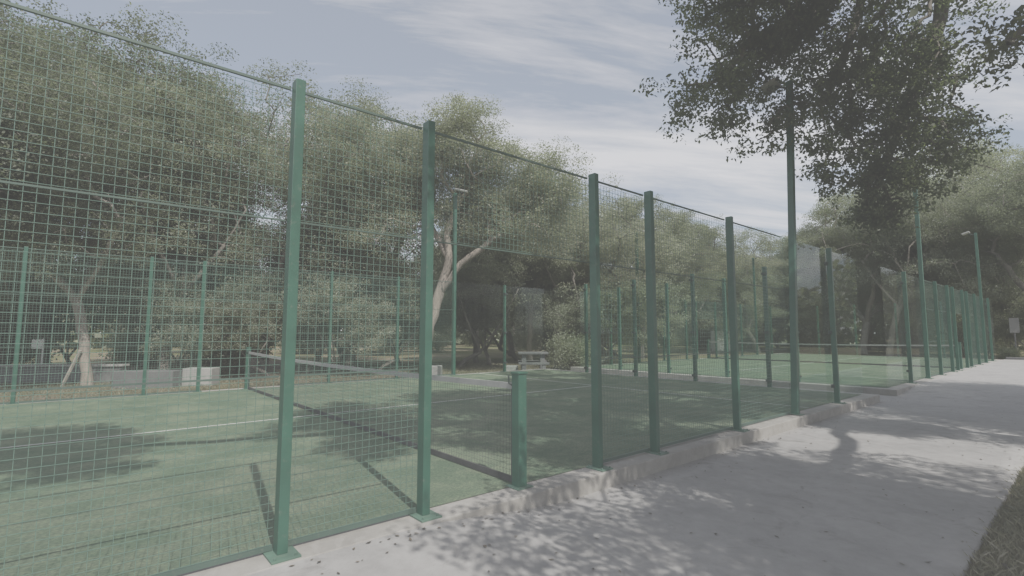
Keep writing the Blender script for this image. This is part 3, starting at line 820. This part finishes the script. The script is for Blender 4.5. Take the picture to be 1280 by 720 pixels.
# sign at the end of the path
x, y, _ = P2(U(1266), 27.0)
sg = empty('park_sign', (x, y, GZ), YAW-0.5); tag(sg, 'blank pale grey signboard on a post at the far end of the path', 'sign')
MB().tube([(0, 0.03, 0), (0, 0.03, 2.3)], 0.035, 8).build('post', M['old_block'], sg)
MB().box((-0.2, -0.02, 1.55), (0.2, 0.0, 2.35)).build('board', M['sign_face'], sg, bevel=0.008)
# pale building far behind
x, y, _ = P2(U(990), 72.0)
bd = empty('building', (x, y, GZ), YAW+0.3); tag(bd, 'pale low building glimpsed between the trunks beyond the second court', 'building')
MB().box((-9, -4, 0), (7, 4, 5.2)).build('wall', M['plaster'], bd)
MB().box((-9.4, -4.4, 5.203), (7.4, 4.4, 5.5)).build('roof', M['roof'], bd, bevel=0.03)
for k in range(6):
    wn = MB().box((-0.7, -0.04, 0), (0.7, 0.02, 1.3)).build('window', M['window'], bd, loc=(-7.6+k*2.6, -4.003, 1.3))
    MB().box((-0.8, -0.12, -0.1), (0.8, -0.043, -0.003)).build('sill', M['plaster'], wn)
x, y, _ = P2(U(900), 40.0)
ub = empty('utility_cabinet', (x, y, GZ), YAW); tag(ub, 'white utility cabinet beyond the second court net', 'cabinet')
MB().box((-0.7, -0.3, 0.1), (0.7, 0.3, 1.7)).build('body', M['white_paint'], ub, bevel=0.02)
MB().box((-0.66, -0.325, 0.18), (-0.01, -0.302, 1.62)).build('door', M['white_paint'], ub, bevel=0.005)
MB().box((0.01, -0.325, 0.18), (0.66, -0.302, 1.62)).build('door', M['white_paint'], ub, bevel=0.005)
MB().box((-0.74, -0.34, 0.0), (0.74, 0.34, 0.098)).build('base', M['block'], ub)

# ------------------------------------------------------------------ grass and litter
def blades(name, x0, x1, y0, y1, n, hmin, hmax, seed, dens=None):
    g = np.random.default_rng(seed)
    x = g.uniform(x0, x1, n); y = g.uniform(y0, y1, n)
    a = g.uniform(0, 6.283, n); hh = g.uniform(hmin, hmax, n); wd = g.uniform(0.002, 0.005, n)
    lean = g.normal(0, 0.6, (n, 2))*hh[:, None]
    b = np.stack([x, y, np.full(n, GZ)], 1)
    d = np.stack([np.cos(a), np.sin(a), np.zeros(n)], 1)*wd[:, None]
    tip_ = b+np.stack([lean[:, 0], lean[:, 1], hh], 1)
    mid = b+np.stack([lean[:, 0]*.35, lean[:, 1]*.35, hh*.6], 1)
    V = np.empty((n, 4, 3)); V[:, 0] = b-d; V[:, 1] = b+d; V[:, 2] = tip_; V[:, 3] = mid-d*0.9
    o = link(name, quads_mesh(name, V.reshape(-1, 3)), M['grass']); return o
o = blades('grass', 2.75, 5.2, -1.5, 8.5, 60000, 0.02, 0.075, 3); tag(o, 'short dry grass with dead leaves along the right edge of the path', 'grass', kind='stuff')
o = blades('grass', -19, -10.4, -9, 20, 70000, 0.02, 0.09, 4); tag(o, 'dry yellowish grass beyond the far fence', 'grass', kind='stuff')

def litter(name, pts, size, seed, m):
    g = np.random.default_rng(seed); n = len(pts)
    a = g.uniform(0, 6.283, n); s = size*g.uniform(0.5, 1.3, n)[:, None]
    ax = np.stack([np.cos(a), np.sin(a), g.normal(0, .25, n)], 1); sd = np.stack([-np.sin(a), np.cos(a), g.normal(0, .25, n)], 1)
    V = np.empty((n, 4, 3)); V[:, 0] = pts-ax*s*.5; V[:, 1] = pts+sd*s*.25; V[:, 2] = pts+ax*s*.5; V[:, 3] = pts-sd*s*.25
    V[:, :, 2] = np.maximum(V[:, :, 2], pts[:, None, 2])
    return link(name, quads_mesh(name, V.reshape(-1, 3)), m)
g = np.random.default_rng(12)
n = 620
x = np.concatenate([g.uniform(0.3, 2.7, 320), 0.24+g.exponential(0.10, 200), 2.72-g.exponential(0.12, 100)]); y = g.uniform(-2.0, 14, n)
pts = np.array([(a, b, path_z(a, b)+0.006) for a, b in zip(x, y)])
o = litter('fallen_leaves', pts, 0.035, 13, M['litter']); tag(o, 'small dark fallen leaves scattered on the concrete path', 'leaves', kind='stuff')
n = 5000
pts = np.stack([g.uniform(2.76, 5.2, n), g.uniform(-1.5, 8.5, n), GZ+0.004+g.random(n)*0.02], 1)
o = litter('fallen_leaves', pts, 0.05, 14, M['litter']); tag(o, 'brown fallen leaves lying in the grass right of the path', 'leaves', kind='stuff')
